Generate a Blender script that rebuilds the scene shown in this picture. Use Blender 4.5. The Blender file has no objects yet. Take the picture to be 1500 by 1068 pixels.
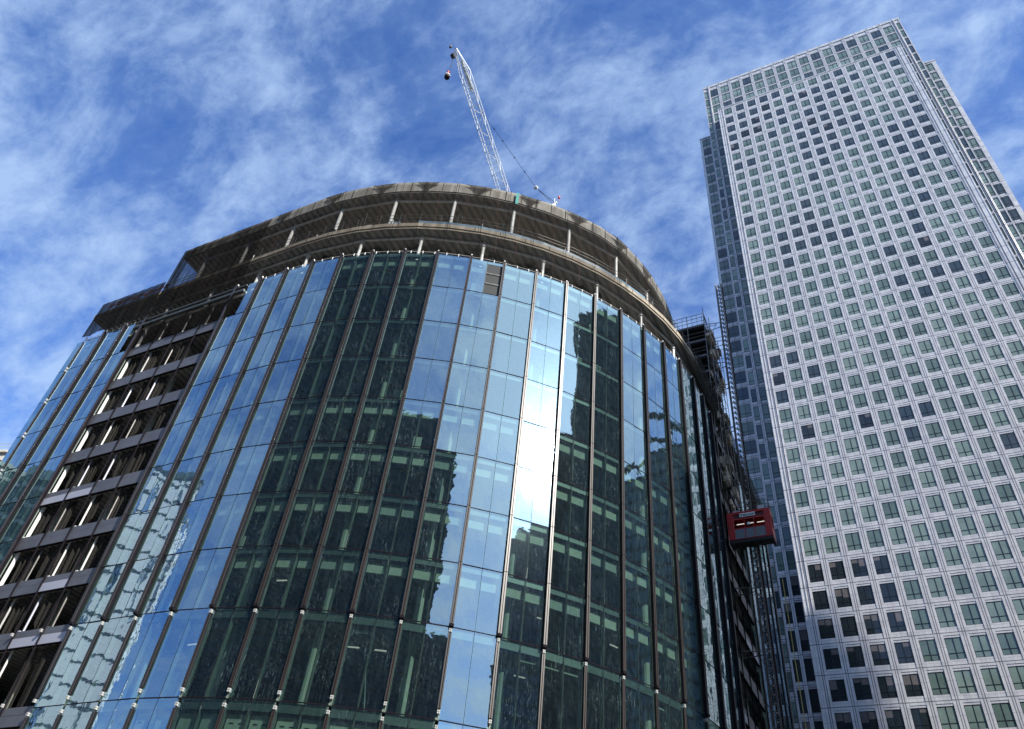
import bpy, math, random
from mathutils import Vector, Matrix
random.seed(7)
rad = math.radians
S = bpy.context.scene
COL = S.collection
W_, H_ = 1500, 1068
CAMZ = 1.6
# rows: camera right, image-down, forward expressed in world axes (columns)
RM = ((0.99275415, 0.12016306, 0.0), (-0.08086475, 0.66808230, 0.73968029), (0.08888225, -0.73432069, 0.67295845))
FPX = 1140.0

def project(p):
    d = (p[0], p[1], p[2] - CAMZ)
    c = [sum(RM[r][k] * d[r] for r in range(3)) for k in range(3)]
    if c[2] <= 0.1: return None
    return c[0] / c[2] * FPX + 750, c[1] / c[2] * FPX + 534

# ------------------------------------------------------------------ helpers
class MB:
    def __init__(s): s.v = []; s.f = []; s.m = []
    def quad(s, pts, m=0):
        n = len(s.v); s.v += [tuple(p) for p in pts]; s.f.append(tuple(range(n, n + len(pts)))); s.m.append(m)
    def hexa(s, c, m=0):
        n = len(s.v); s.v += [tuple(p) for p in c]
        for f in ((0, 3, 2, 1), (4, 5, 6, 7), (0, 1, 5, 4), (1, 2, 6, 5), (2, 3, 7, 6), (3, 0, 4, 7)):
            s.f.append(tuple(n + i for i in f)); s.m.append(m)
    def box(s, x0, x1, y0, y1, z0, z1, m=0):
        s.hexa([(x0, y0, z0), (x1, y0, z0), (x1, y1, z0), (x0, y1, z0), (x0, y0, z1), (x1, y0, z1), (x1, y1, z1), (x0, y1, z1)], m)
    def fbox(s, fr, a0, a1, n0, n1, z0, z1, m=0):
        """box in a frame fr=(origin2, tangent2, normal2): a along tangent, n outward"""
        o, t, n = fr
        P = lambda a, b, z: (o[0] + t[0] * a + n[0] * b, o[1] + t[1] * a + n[1] * b, z)
        s.hexa([P(a0, n1, z0), P(a1, n1, z0), P(a1, n0, z0), P(a0, n0, z0), P(a0, n1, z1), P(a1, n1, z1), P(a1, n0, z1), P(a0, n0, z1)], m)
    def tube(s, p, q, r, n=6, m=0, r2=None):
        p = Vector(p); q = Vector(q); d = (q - p)
        if d.length < 1e-6: return
        d.normalize(); a = d.orthogonal().normalized(); b = d.cross(a); r2 = r if r2 is None else r2
        k = len(s.v)
        for i in range(n):
            t = 2 * math.pi * i / n
            s.v.append(tuple(p + (a * math.cos(t) + b * math.sin(t)) * r))
        for i in range(n):
            t = 2 * math.pi * i / n
            s.v.append(tuple(q + (a * math.cos(t) + b * math.sin(t)) * r2))
        for i in range(n):
            j = (i + 1) % n; s.f.append((k + i, k + j, k + n + j, k + n + i)); s.m.append(m)
        s.f.append(tuple(k + i for i in reversed(range(n)))); s.m.append(m)
        s.f.append(tuple(k + n + i for i in range(n))); s.m.append(m)
    def mesh(s, name, mats):
        me = bpy.data.meshes.new(name); me.from_pydata(s.v, [], s.f)
        for m in (mats if isinstance(mats, (list, tuple)) else [mats]): me.materials.append(m)
        me.polygons.foreach_set('material_index', s.m); me.update(); return me
    def build(s, name, mats, parent=None, stuff=False):
        o = bpy.data.objects.new(name, s.mesh(name, mats)); COL.objects.link(o)
        if parent: o.parent = parent
        if stuff: o['kind'] = 'stuff'
        return o

def tag(o, label, cat, group=None):
    o['label'] = label; o['category'] = cat
    if group: o['group'] = group
    return o
def thing(name, loc, rz, label, cat, group=None):
    o = bpy.data.objects.new(name, None); COL.objects.link(o)
    o.location = loc; o.rotation_euler = (0, 0, rz); o.empty_display_size = 1
    return tag(o, label, cat, group)

# ------------------------------------------------------------------ material helpers
def newmat(name):
    m = bpy.data.materials.new(name); m.use_nodes = True
    nt = m.node_tree; nt.nodes.clear(); out = nt.nodes.new('ShaderNodeOutputMaterial')
    return m, nt, out
def N(nt, t, **kw):
    n = nt.nodes.new(t)
    for k, v in kw.items():
        if k in ('operation', 'blend_type', 'data_type', 'noise_dimensions', 'wave_type', 'bands_direction', 'feature', 'distance', 'sky_type', 'sun_disc', 'sun_elevation', 'sun_rotation', 'air_density', 'dust_density', 'ozone_density', 'altitude', 'use_clamp', 'interpolation_type', 'clamp'):
            setattr(n, k, v)
        else: n.inputs[k.replace('_', ' ')].default_value = v
    return n
def math_(nt, op, a, b=None, clamp=False):
    n = nt.nodes.new('ShaderNodeMath'); n.operation = op; n.use_clamp = clamp
    for i, x in enumerate((a, b)):
        if x is None: continue
        if hasattr(x, 'is_linked') or hasattr(x, 'links'): nt.links.new(x, n.inputs[i])
        else: n.inputs[i].default_value = x
    return n.outputs[0]
def mixc(nt, fac, a, b, bt='MIX'):
    n = nt.nodes.new('ShaderNodeMix'); n.data_type = 'RGBA'; n.blend_type = bt
    for i, x in ((0, fac), (6, a), (7, b)):
        if hasattr(x, 'links'): nt.links.new(x, n.inputs[i])
        elif isinstance(x, (int, float)): n.inputs[i].default_value = x
        else: n.inputs[i].default_value = (*x[:3], 1)
    return n.outputs[2]
def ramp(nt, fac, stops):
    n = nt.nodes.new('ShaderNodeValToRGB'); nt.links.new(fac, n.inputs[0])
    el = n.color_ramp.elements
    while len(el) < len(stops): el.new(0.5)
    for e, (p, c) in zip(el, stops):
        e.position = p; e.color = (c, c, c, 1) if isinstance(c, (int, float)) else (*c, 1)
    return n.outputs[0]
def maprange(nt, v, a, b, c=0.0, d=1.0):
    n = nt.nodes.new('ShaderNodeMapRange'); nt.links.new(v, n.inputs[0])
    n.inputs[1].default_value = a; n.inputs[2].default_value = b; n.inputs[3].default_value = c; n.inputs[4].default_value = d
    return n.outputs[0]
def objco(nt): return nt.nodes.new('ShaderNodeTexCoord').outputs['Object']
def scaled(nt, v, s):
    n = nt.nodes.new('ShaderNodeMapping'); nt.links.new(v, n.inputs[0]); n.inputs[3].default_value = s; return n.outputs[0]
def noise(nt, v, scale, detail=4, rough=.55, dist=0.0):
    n = nt.nodes.new('ShaderNodeTexNoise'); nt.links.new(v, n.inputs['Vector'])
    n.inputs['Scale'].default_value = scale; n.inputs['Detail'].default_value = detail; n.inputs['Roughness'].default_value = rough; n.inputs['Distortion'].default_value = dist
    return n.outputs[0]
def pbr(name, col, rough=.6, metal=0.0, var=.15, scale=1.5, bump=0.0, bscale=8, spec=.5, stretch=(1, 1, 1), col2=None):
    m, nt, out = newmat(name); b = nt.nodes.new('ShaderNodeBsdfPrincipled')
    v = scaled(nt, objco(nt), stretch); f = noise(nt, v, scale, 6, .65)
    c1 = tuple(c * (1 - var) for c in col); c2 = col2 or tuple(min(1, c * (1 + var)) for c in col)
    f = maprange(nt, f, .3, .7); nt.links.new(mixc(nt, f, c1, c2), b.inputs['Base Color'])
    b.inputs['Roughness'].default_value = rough; b.inputs['Metallic'].default_value = metal; b.inputs['Specular IOR Level'].default_value = spec
    if bump:
        bn = nt.nodes.new('ShaderNodeBump'); bn.inputs['Strength'].default_value = bump; bn.inputs['Distance'].default_value = .05
        nt.links.new(noise(nt, v, bscale, 4), bn.inputs['Height']); nt.links.new(bn.outputs[0], b.inputs['Normal'])
    nt.links.new(b.outputs[0], out.inputs[0]); return m

def glass_mat(name, tint, base=.36, refl=(.66, .86, .96)):
    m, nt, out = newmat(name)
    v = objco(nt)
    lw = nt.nodes.new('ShaderNodeLayerWeight'); lw.inputs[0].default_value = .5
    p = math_(nt, 'POWER', lw.outputs['Facing'], 2.6); fac = math_(nt, 'ADD', math_(nt, 'MULTIPLY', p, .62), base, clamp=True)
    bn = nt.nodes.new('ShaderNodeBump'); bn.inputs['Strength'].default_value = 1.0; bn.inputs['Distance'].default_value = .012
    h = math_(nt, 'ADD', noise(nt, scaled(nt, v, (1, 1, .45)), .55, 1, .4), math_(nt, 'MULTIPLY', noise(nt, v, 2.4, 1, .4), .10))
    nt.links.new(h, bn.inputs['Height'])
    g1 = nt.nodes.new('ShaderNodeBsdfGlossy'); g1.inputs['Roughness'].default_value = .012; g1.inputs[0].default_value = (*refl, 1)
    g2 = nt.nodes.new('ShaderNodeBsdfGlossy'); g2.inputs['Roughness'].default_value = .10; g2.inputs[0].default_value = (*refl, 1)
    for g in (g1, g2): nt.links.new(bn.outputs[0], g.inputs['Normal'])
    mg = nt.nodes.new('ShaderNodeMixShader'); mg.inputs[0].default_value = .03
    nt.links.new(g1.outputs[0], mg.inputs[1]); nt.links.new(g2.outputs[0], mg.inputs[2])
    tr = nt.nodes.new('ShaderNodeBsdfTransparent'); tr.inputs[0].default_value = (*tint, 1)
    # faint dust and rain streaks, teal-tinted to lift dark panes, plus painted reflection glints
    df = nt.nodes.new('ShaderNodeBsdfDiffuse'); df.inputs[0].default_value = (.36, .52, .56, 1)
    st = math_(nt, 'ADD', maprange(nt, noise(nt, scaled(nt, v, (6, 6, .35)), 2.2, 6, .7), .5, .8, 0.009, .07), maprange(nt, noise(nt, scaled(nt, v, (5, 5, .55)), 3.4, 5, .6, 1.6), 0.0, 1.0, 0, 0))
    sq = maprange(nt, noise(nt, scaled(nt, v, (7, 7, .5)), 3.0, 5, .62, 1.8), .60, .64, 0, .26)
    sq = math_(nt, 'MULTIPLY', sq, maprange(nt, noise(nt, scaled(nt, v, (1, 1, .6)), .55, 4, .6), .43, .60)); st = math_(nt, 'ADD', st, sq)
    ms = nt.nodes.new('ShaderNodeMixShader'); nt.links.new(fac, ms.inputs[0]); nt.links.new(tr.outputs[0], ms.inputs[1]); nt.links.new(mg.outputs[0], ms.inputs[2])
    m2 = nt.nodes.new('ShaderNodeMixShader'); nt.links.new(st, m2.inputs[0]); nt.links.new(ms.outputs[0], m2.inputs[1]); nt.links.new(df.outputs[0], m2.inputs[2])
    nt.links.new(m2.outputs[0], out.inputs[0]); return m

M = {}
M['glass'] = glass_mat('curtain_glass', (.50, .64, .60))
M['glass_b'] = glass_mat('curtain_glass_blue', (.46, .60, .58), .40)
M['fin'] = pbr('bronze_fin', (.038, .031, .029), .36, .15, .25, .6, stretch=(1, 1, .2), spec=.6)
M['dark'] = pbr('dark_frame', (.012, .010, .014), .8, 0, .2, spec=.06)
M['band'] = pbr('shadow_box_grey', (.17, .215, .20), .45, .3, .15, 1.0, stretch=(1, 1, 8))
M['blind'] = pbr('blind_box_pale_green', (.54, .60, .51), .7, 0, .08, .7)
M['reveal'] = pbr('inner_mullion_pale', (.19, .24, .205), .55, 0, .12, .8)
M['slot'] = pbr('vent_slot_black', (.01, .012, .012), .6)
M['white'] = pbr('white_steel', (.62, .62, .60), .5, .1, .15, 1.2)
M['whitebright'] = pbr('white_sheet', (.85, .85, .84), .6, 0, .06)
M['mesh_pale'] = pbr('pale_bracket', (.42, .42, .41), .6)
M['concrete'] = pbr('slab_concrete', (.24, .235, .22), .85, 0, .25, .8, .3, 6)
M['fascia'] = pbr('slab_fascia', (.36, .31, .24), .85, 0, .3, .7, .2, 5, stretch=(1, 1, .4))
M['spandrel'] = pbr('grey_spandrel', (.115, .118, .135), .5, .25, .22, .5)
M['spandrel_l'] = pbr('pale_spandrel', (.42, .43, .50), .5, .2, .1, .5)
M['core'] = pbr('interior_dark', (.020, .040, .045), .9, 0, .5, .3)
M['blue_strip'] = pbr('blue_film_strip', (.15, .23, .30), .4, 0, .3, .5)
M['duct'] = pbr('duct_galvanised', (.16, .17, .16), .45, .5, .25, 2)
M['yellow'] = pbr('yellow_tube', (.45, .36, .10), .5)
M['red'] = pbr('hoist_red', (.42, .028, .03), .42, .0, .2, 1.2, col2=(.52, .045, .04))
M['mesh_grey'] = pbr('hoist_mesh_grey', (.16, .19, .21), .6, .3, .15, 9)
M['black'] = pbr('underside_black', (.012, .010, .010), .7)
M['galv'] = pbr('scaffold_tube', (.13, .125, .12), .5, .5, .3, 3)
M['board'] = pbr('scaffold_board', (.46, .39, .29), .85, 0, .4, .9, .3, 7, stretch=(1, 1, .5))
M['rust'] = pbr('rusty_orange', (.42, .13, .06), .7, 0, .3)
M['crane'] = pbr('crane_white', (.82, .84, .84), .45, .1, .08)
M['crane_dark'] = pbr('crane_dark', (.07, .07, .075), .5, .4)
M['teal'] = pbr('teal_cloth', (.06, .27, .25), .8)
M['stone'] = pbr('pale_stone', (.50, .46, .40), .8, 0, .12, .8, .1)
M['cable'] = pbr('steel_cable', (.05, .055, .06), .5, .6)
M['light'] = None
def emit(name, col, s):
    m, nt, out = newmat(name); e = nt.nodes.new('ShaderNodeEmission'); e.inputs[0].default_value = (*col, 1); e.inputs[1].default_value = s
    nt.links.new(e.outputs[0], out.inputs[0]); return m
M['light'] = emit('lit_strip', (1, .95, .85), .45)

def deck_mat():
    m, nt, out = newmat('ribbed_metal_deck'); b = nt.nodes.new('ShaderNodeBsdfPrincipled'); v = objco(nt)
    w = nt.nodes.new('ShaderNodeTexWave'); w.inputs['Scale'].default_value = .45; nt.links.new(v, w.inputs[0]); w.bands_direction = 'X'
    f = noise(nt, v, .6, 4)
    c = mixc(nt, maprange(nt, w.outputs[1], .25, .6), (.14, .138, .130), (.34, .335, .32))
    nt.links.new(mixc(nt, maprange(nt, f, .3, .7, 0, .5), c, (.17, .165, .155)), b.inputs['Base Color'])
    b.inputs['Roughness'].default_value = .6; b.inputs['Metallic'].default_value = .2
    bn = nt.nodes.new('ShaderNodeBump'); bn.inputs['Distance'].default_value = .06; nt.links.new(w.outputs[1], bn.inputs['Height']); nt.links.new(bn.outputs[0], b.inputs['Normal'])
    nt.links.new(b.outputs[0], out.inputs[0]); return m
M['deck'] = deck_mat()

def net_mat(name, opac, col):
    m, nt, out = newmat(name); v = objco(nt)
    d = nt.nodes.new('ShaderNodeBsdfDiffuse'); d.inputs[0].default_value = (*col, 1)
    tl = nt.nodes.new('ShaderNodeBsdfTranslucent'); tl.inputs[0].default_value = (*col, 1)
    md = nt.nodes.new('ShaderNodeMixShader'); md.inputs[0].default_value = .35; nt.links.new(d.outputs[0], md.inputs[1]); nt.links.new(tl.outputs[0], md.inputs[2])
    t = nt.nodes.new('ShaderNodeBsdfTransparent'); ms = nt.nodes.new('ShaderNodeMixShader')
    f = maprange(nt, noise(nt, scaled(nt, v, (1.2, 1.2, .12)), 1.6, 5, .7), .35, .75, opac - .14, opac + .18)
    nt.links.new(f, ms.inputs[0]); nt.links.new(t.outputs[0], ms.inputs[1]); nt.links.new(md.outputs[0], ms.inputs[2]); nt.links.new(ms.outputs[0], out.inputs[0]); return m
M['net'] = net_mat('debris_net', .34, (.045, .044, .042))
M['net_d'] = net_mat('debris_net_dense', .74, (.018, .017, .016))
M['net_dd'] = net_mat('debris_net_doubled', .78, (.055, .052, .048))
M['seam'] = net_mat('net_seam_black', .75, (.02, .02, .02))
M['seam_r'] = net_mat('net_seam_red', .3, (.30, .14, .11))

def plywood_mat():
    m, nt, out = newmat('plywood_parapet'); b = nt.nodes.new('ShaderNodeBsdfPrincipled'); v = objco(nt)
    f = noise(nt, scaled(nt, v, (1, 1, .35)), 1.3, 7, .7); g = noise(nt, v, .35, 2)
    c = mixc(nt, maprange(nt, f, .3, .72), (.22, .205, .175), (.45, .43, .38)); c = mixc(nt, maprange(nt, g, .35, .65, 0, .5), c, (.30, .285, .25))
    nt.links.new(c, b.inputs['Base Color']); b.inputs['Roughness'].default_value = .85; nt.links.new(b.outputs[0], out.inputs[0]); return m
M['ply'] = plywood_mat()

# tower cladding: pale steel panels with joint lines following the 3.0 m bay and 4.22 m storey
def line(nt, co, period, off, w):
    x = math_(nt, 'ADD', math_(nt, 'DIVIDE', co, period), 100.5 - off / period)
    x = math_(nt, 'FRACT', x); x = math_(nt, 'ABSOLUTE', math_(nt, 'SUBTRACT', x, .5))
    return maprange(nt, math_(nt, 'MULTIPLY', x, period), w * .5, w * .5 + .03, 1, 0)
def cladding():
    m, nt, out = newmat('pale_steel_cladding'); b = nt.nodes.new('ShaderNodeBsdfPrincipled'); v = objco(nt)
    sp = nt.nodes.new('ShaderNodeSeparateXYZ'); nt.links.new(v, sp.inputs[0]); x, y, z = sp.outputs
    L = None
    for co, per, off, w, s in ((x, 3.0, 1.5 - .14, .075, .9), (x, 3.0, 1.5 + .14, .075, .9), (z, 4.22, 190.5 - 2.11 - 45 * 4.22 - .04, .09, .9),
                               (x, 3.0, 0.95, .03, .35), (x, 3.0, 2.05, .03, .35), (x, 3.0, 0.0, .03, .35), (z, 4.22, 190.5 - 45 * 4.22 + .2, .035, .4), (z, 4.22, 190.5 - 45 * 4.22 - 2.11 + .42, .03, .35)):
        l = math_(nt, 'MULTIPLY', line(nt, co, per, off, w), s); L = l if L is None else math_(nt, 'MAXIMUM', L, l)
    # one tone for each panel
    cx = math_(nt, 'FLOOR', math_(nt, 'DIVIDE', x, .75)); cz = math_(nt, 'FLOOR', math_(nt, 'DIVIDE', z, 1.055))
    cb = nt.nodes.new('ShaderNodeCombineXYZ'); nt.links.new(cx, cb.inputs[0]); nt.links.new(cz, cb.inputs[2])
    wn = nt.nodes.new('ShaderNodeTexWhiteNoise'); wn.noise_dimensions = '3D'; nt.links.new(cb.outputs[0], wn.inputs[0])
    f = noise(nt, scaled(nt, v, (1.4, 1.4, .5)), 2.2, 5, .6)
    c = mixc(nt, wn.outputs[0], (.60, .59, .58), (.74, .73, .72)); c = mixc(nt, maprange(nt, f, .35, .7, 0, .45), c, (.47, .465, .48))
    st = noise(nt, scaled(nt, v, (1.6, 1.6, .03)), 1.1, 6, .7); c = mixc(nt, maprange(nt, st, .48, .75, 0, .42), c, (.36, .35, .36))
    wide_ = noise(nt, v, .035, 3); c = mixc(nt, maprange(nt, wide_, .35, .65, 0, .3), c, (.48, .48, .51))
    c = mixc(nt, L, c, (.10, .09, .11)); nt.links.new(c, b.inputs['Base Color'])
    b.inputs['Metallic'].default_value = .15; nt.links.new(maprange(nt, wn.outputs[0], 0, 1, .36, .5), b.inputs['Roughness'])
    nt.links.new(b.outputs[0], out.inputs[0]); return m
M['clad'] = cladding()
def winmat(name, col, rough=.08, spec=.6):
    m, nt, out = newmat(name); b = nt.nodes.new('ShaderNodeBsdfPrincipled'); v = objco(nt)
    f = noise(nt, scaled(nt, v, (1, 1, 1)), .30, 3, .6)
    nt.links.new(mixc(nt, maprange(nt, f, .35, .65), tuple(c * .8 for c in col), tuple(c * 1.15 for c in col)), b.inputs['Base Color'])
    b.inputs['Roughness'].default_value = rough; b.inputs['Specular IOR Level'].default_value = spec
    nt.links.new(b.outputs[0], out.inputs[0]); return m
M['w_green'] = winmat('blind_behind_green_glass', (.125, .18, .158))
M['w_green2'] = winmat('blind_behind_green_glass_pale', (.20, .27, .235))
M['w_blue'] = winmat('open_window_blue_glass', (.045, .066, .082))
M['w_dark'] = winmat('open_or_shaded_dark_glass', (.022, .030, .034))
M['wframe'] = pbr('window_frame_black', (.015, .018, .020), .4, .2)

# ------------------------------------------------------------------ sun, sky
SUN_AZ, SUN_EL = 141.0, 36.0          # azimuth clockwise from +Y
sd = Vector((math.sin(rad(SUN_AZ)) * math.cos(rad(SUN_EL)), math.cos(rad(SUN_AZ)) * math.cos(rad(SUN_EL)), math.sin(rad(SUN_EL))))
lamp = bpy.data.lights.new('sun', 'SUN'); lamp.energy = 4.2; lamp.angle = rad(.6); lamp.color = (1, .95, .87)
lo = bpy.data.objects.new('sun', lamp); COL.objects.link(lo); lo.rotation_euler = (-sd).to_track_quat('-Z', 'Y').to_euler(); lo.location = (0, 0, 300)
wd = bpy.data.worlds.new('World'); S.world = wd; wd.use_nodes = True; nt = wd.node_tree; nt.nodes.clear()
out = nt.nodes.new('ShaderNodeOutputWorld'); bg = nt.nodes.new('ShaderNodeBackground')
sky = nt.nodes.new('ShaderNodeTexSky'); sky.sky_type = 'NISHITA'; sky.sun_disc = False; sky.sun_elevation = rad(SUN_EL); sky.sun_rotation = rad(SUN_AZ)
sky.air_density = 1.0; sky.dust_density = .35; sky.ozone_density = 3.0; sky.altitude = 30
tc = nt.nodes.new('ShaderNodeTexCoord').outputs['Generated']
nv = nt.nodes.new('ShaderNodeVectorMath'); nv.operation = 'NORMALIZE'; nt.links.new(tc, nv.inputs[0])
sp = nt.nodes.new('ShaderNodeSeparateXYZ'); nt.links.new(nv.outputs[0], sp.inputs[0])
zz = math_(nt, 'ADD', math_(nt, 'MAXIMUM', sp.outputs[2], 0.0), .55)
cb = nt.nodes.new('ShaderNodeCombineXYZ'); nt.links.new(math_(nt, 'DIVIDE', sp.outputs[0], zz), cb.inputs[0]); nt.links.new(math_(nt, 'DIVIDE', sp.outputs[1], zz), cb.inputs[1])
mp = nt.nodes.new('ShaderNodeMapping'); nt.links.new(cb.outputs[0], mp.inputs[0]); mp.inputs[1].default_value = (3.1, 1.7, 0); mp.inputs[2].default_value = (0, 0, rad(35))
SKYV = mp.outputs[0]
big = noise(nt, scaled(nt, SKYV, (1.0, 1.0, 1)), 3.2, 3, .5, .3)
mid = noise(nt, scaled(nt, SKYV, (1.0, 1.35, 1)), 9.0, 10, .62, .35)
fine = noise(nt, scaled(nt, SKYV, (1.1, 1.5, 1)), 27, 8, .66, .3)
cl = math_(nt, 'ADD', math_(nt, 'MULTIPLY', big, .30), math_(nt, 'ADD', math_(nt, 'MULTIPLY', mid, .58), math_(nt, 'MULTIPLY', fine, .24)))
cf = ramp(nt, cl, [(.40, 0.0), (.49, .11), (.54, .26), (.59, .45), (.665, .72)])
dt = nt.nodes.new('ShaderNodeVectorMath'); dt.operation = 'DOT_PRODUCT'; nt.links.new(nv.outputs[0], dt.inputs[0]); dt.inputs[1].default_value = sd
ca = math_(nt, 'MAXIMUM', dt.outputs['Value'], 0.0)
near = math_(nt, 'POWER', ca, 140.0); wide = math_(nt, 'POWER', ca, 6.0)
skyc = mixc(nt, 1.0, sky.outputs[0], (.45, .70, 1.10), 'MULTIPLY')
cb2 = math_(nt, 'ADD', 3.4, math_(nt, 'ADD', math_(nt, 'MULTIPLY', near, 9.0), math_(nt, 'MULTIPLY', wide, 3.6)))
cc = nt.nodes.new('ShaderNodeVectorMath'); cc.operation = 'SCALE'; nt.links.new(cb2, cc.inputs['Scale'])
nt.links.new(mixc(nt, maprange(nt, ca, .45, .93), (.70, .96, 1.38), (.86, 1.05, 1.30)), cc.inputs[0])
# thin cloud veil lies over the sun
cf2 = math_(nt, 'ADD', cf, math_(nt, 'ADD', math_(nt, 'MULTIPLY', near, .8), math_(nt, 'MULTIPLY', wide, .70)), clamp=True)
hz = maprange(nt, sp.outputs[2], 0.0, .35, .5, 0)
cf2 = math_(nt, 'MAXIMUM', cf2, hz)
nt.links.new(mixc(nt, cf2, skyc, cc.outputs[0]), bg.inputs[0]); bg.inputs[1].default_value = .13
nt.links.new(bg.outputs[0], out.inputs[0])

# ------------------------------------------------------------------ camera
cd = bpy.data.cameras.new('camera'); cam = bpy.data.objects.new('camera', cd); COL.objects.link(cam)
cd.sensor_width = 36; cd.lens = FPX / W_ * 36; cd.clip_end = 6000; cd.clip_start = .1
c0 = [Vector((RM[r][0] for r in range(3))) for _ in (0,)][0]
cx_ = Vector((RM[0][0], RM[1][0], RM[2][0])); cy_ = -Vector((RM[0][1], RM[1][1], RM[2][1])); cz_ = -Vector((RM[0][2], RM[1][2], RM[2][2]))
mt = Matrix((cx_, cy_, cz_)).transposed().to_4x4(); mt.translation = Vector((0, 0, CAMZ)); cam.matrix_world = mt; S.camera = cam
S.view_settings.view_transform = 'Standard'; S.view_settings.look = 'None'; S.view_settings.exposure = 0.78; S.view_settings.gamma = 1

# ------------------------------------------------------------------ ground
g = MB(); g.quad([(-3000, -3000, 0), (3000, -3000, 0), (3000, 3000, 0), (-3000, 3000, 0)])
go = g.build('ground', pbr('asphalt_ground', (.06, .06, .06), .9, 0, .25, .5, .2, 20)); go['kind'] = 'structure'
g = MB(); g.box(-60, 60, 14, 40, .004, .14); po = g.build('pavement', pbr('granite_paving', (.25, .24, .23), .8, 0, .15, .8)); po['kind'] = 'structure'

# ------------------------------------------------------------------ curved glass building
A30 = rad(-30); E1 = (math.cos(A30), math.sin(A30)); E2 = (-math.sin(A30), math.cos(A30))
CX, CY, R, P = -6.33, 76.31, 30.7, 3.0138
SH = -.15
def F(k, off=0.0):
    if k <= 0: p, t, n = (P * k, -R), (1, 0), (0, -1)
    elif k <= 16:
        a = rad(-90 + 90 * k / 16); p = (R * math.cos(a), R * math.sin(a)); t = (-math.sin(a), math.cos(a)); n = (math.cos(a), math.sin(a))
    else: p, t, n = (R, P * (k - 16)), (0, 1), (1, 0)
    return (p[0] + n[0] * off, p[1] + n[1] * off), t, n
def SI(k, off=0.0): return F(k, off - max(0.0, min(k, 15.5) - 10.6) * .45)
def wpt(p, z): return (CX + p[0] * E1[0] + p[1] * E2[0], CY + p[0] * E1[1] + p[1] * E2[1], z)
def bay(i, w=None):
    a = F(i + SH)[0]; b = F(i + 1 + SH)[0]; d = Vector((b[0] - a[0], b[1] - a[1])); L = d.length; d /= L
    return ((a[0] + b[0]) / 2, (a[1] + b[1]) / 2), (d.x, d.y), (d.y, -d.x), L
LV = [0.4, 5.0, 10.5, 15.97] + [21.4 + 4.25 * j for j in range(9)]     # 21.4 ... 55.4
TOP = LV[-1]
KL, KR = -9.55, 26.5
B = thing('curved_glass_office_building', (CX, CY, 0), A30, 'curved glass office block under construction, two open storeys on top, its bow facing the camera', 'building')

def ring(mb, o0, o1, z0, z1, k0=KL, k1=KR, m=0, step=1.0, mbot=None, F=F):
    """solid band following the facade between offsets o0 (inner) and o1 (outer)"""
    ks = [k0]; k = math.floor(k0) + 1
    while k < k1: ks.append(k); k += step
    ks.append(k1)
    pts = [(F(k, o0)[0], F(k, o1)[0]) for k in ks]
    for (a0, a1), (b0, b1) in zip(pts, pts[1:]):
        mb.quad([(*a1, z0), (*b1, z0), (*b1, z1), (*a1, z1)], m)
        mb.quad([(*b0, z0), (*a0, z0), (*a0, z1), (*b0, z1)], m)
        mb.quad([(*a1, z1), (*b1, z1), (*b0, z1), (*a0, z1)], m)
        mb.quad([(*a0, z0), (*b0, z0), (*b1, z0), (*a1, z0)], m if mbot is None else mbot)
    for (i, o), s in ((pts[0], 1), (pts[-1], -1)):
        mb.quad([(*i, z0), (*o, z0), (*o, z1), (*i, z1)], m)

# floor slabs (soffit ribbed deck)
for z in LV[1:-1]:
    s = MB(); ring(s, -14, -.45, z - .55, z - .2, m=0, mbot=1); s.build('floor_slab', [M['concrete'], M['deck']], B)
s = MB(); ring(s, -14, -.5, 54.6, 55.0, m=0, mbot=1); s.build('floor_slab', [M['concrete'], M['deck']], B)
s = MB(); ring(s, -14, -.05, 59.0, 59.25, m=0, mbot=1); s.build('floor_slab', [M['fascia'], M['deck']], B)
s = MB(); ring(s, -.30, .05, 59.25, 59.72, m=0); s.build('slab_edge', M['fascia'], B)
s = MB(); ring(s, -14, -.05, 64.75, 65.0, -6.0, 15.3, m=0, mbot=1, F=SI); s.build('roof_slab', [M['concrete'], M['deck']], B)
s = MB(); ring(s, -.12, 0.04, 64.9, 66.35, -6.05, 15.35, m=0, F=SI); s.build('parapet', M['ply'], B)
s = MB(); ring(s, -.02, .02, 59.74, 60.08, 4.0, 12.0, m=0); s.build('edge_film', M['blue_strip'], B)
# curb beams (white tubes) that run straight from column to column
def colk(i): return i
lowc = [i * 2.0 + .15 for i in range(-4, 13)]
upc = [i * 2.0 + .95 for i in range(-3, 8)]
for ks, zb, io, FF in ((lowc, 58.75, -.95, F), (upc, 64.35, -.75, SI)):
    for a, b in zip(ks, ks[1:]):
        s = MB(); p = FF(a, io)[0]; q = FF(b, io)[0]; s.tube((*p, zb), (*q, zb), .12, 8); s.build('edge_beam', M['white'], B)
for k in lowc:
    p = F(k, -.95)[0]; s = MB(); s.tube((*p, 55.0), (*p, 58.95), .15, 10); s.tube((*p, 58.3), (*p, 58.6), .26, 10, r2=.16); s.tube((*p, 55.0), (*p, 55.15), .3, 10); s.build('column', M['white'], B)
for k in upc:
    p = SI(k, -.75)[0]; s = MB(); s.tube((*p, 59.25), (*p, 64.75), .17, 10); s.tube((*p, 59.25), (*p, 59.8), .25, 10, r2=.18); s.build('column', M['white'], B)
# inner columns behind the glass, full height
for k in [i * 2.0 + .15 for i in range(-4, 13)]:
    p = F(k, -1.5)[0]; s = MB(); s.tube((*p, 0), (*p, 54.6), .27, 10); s.build('column', M['blind'], B)
# core walls
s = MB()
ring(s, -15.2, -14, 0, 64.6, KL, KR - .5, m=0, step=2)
s.build('core_wall', M['core'], B)
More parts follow.
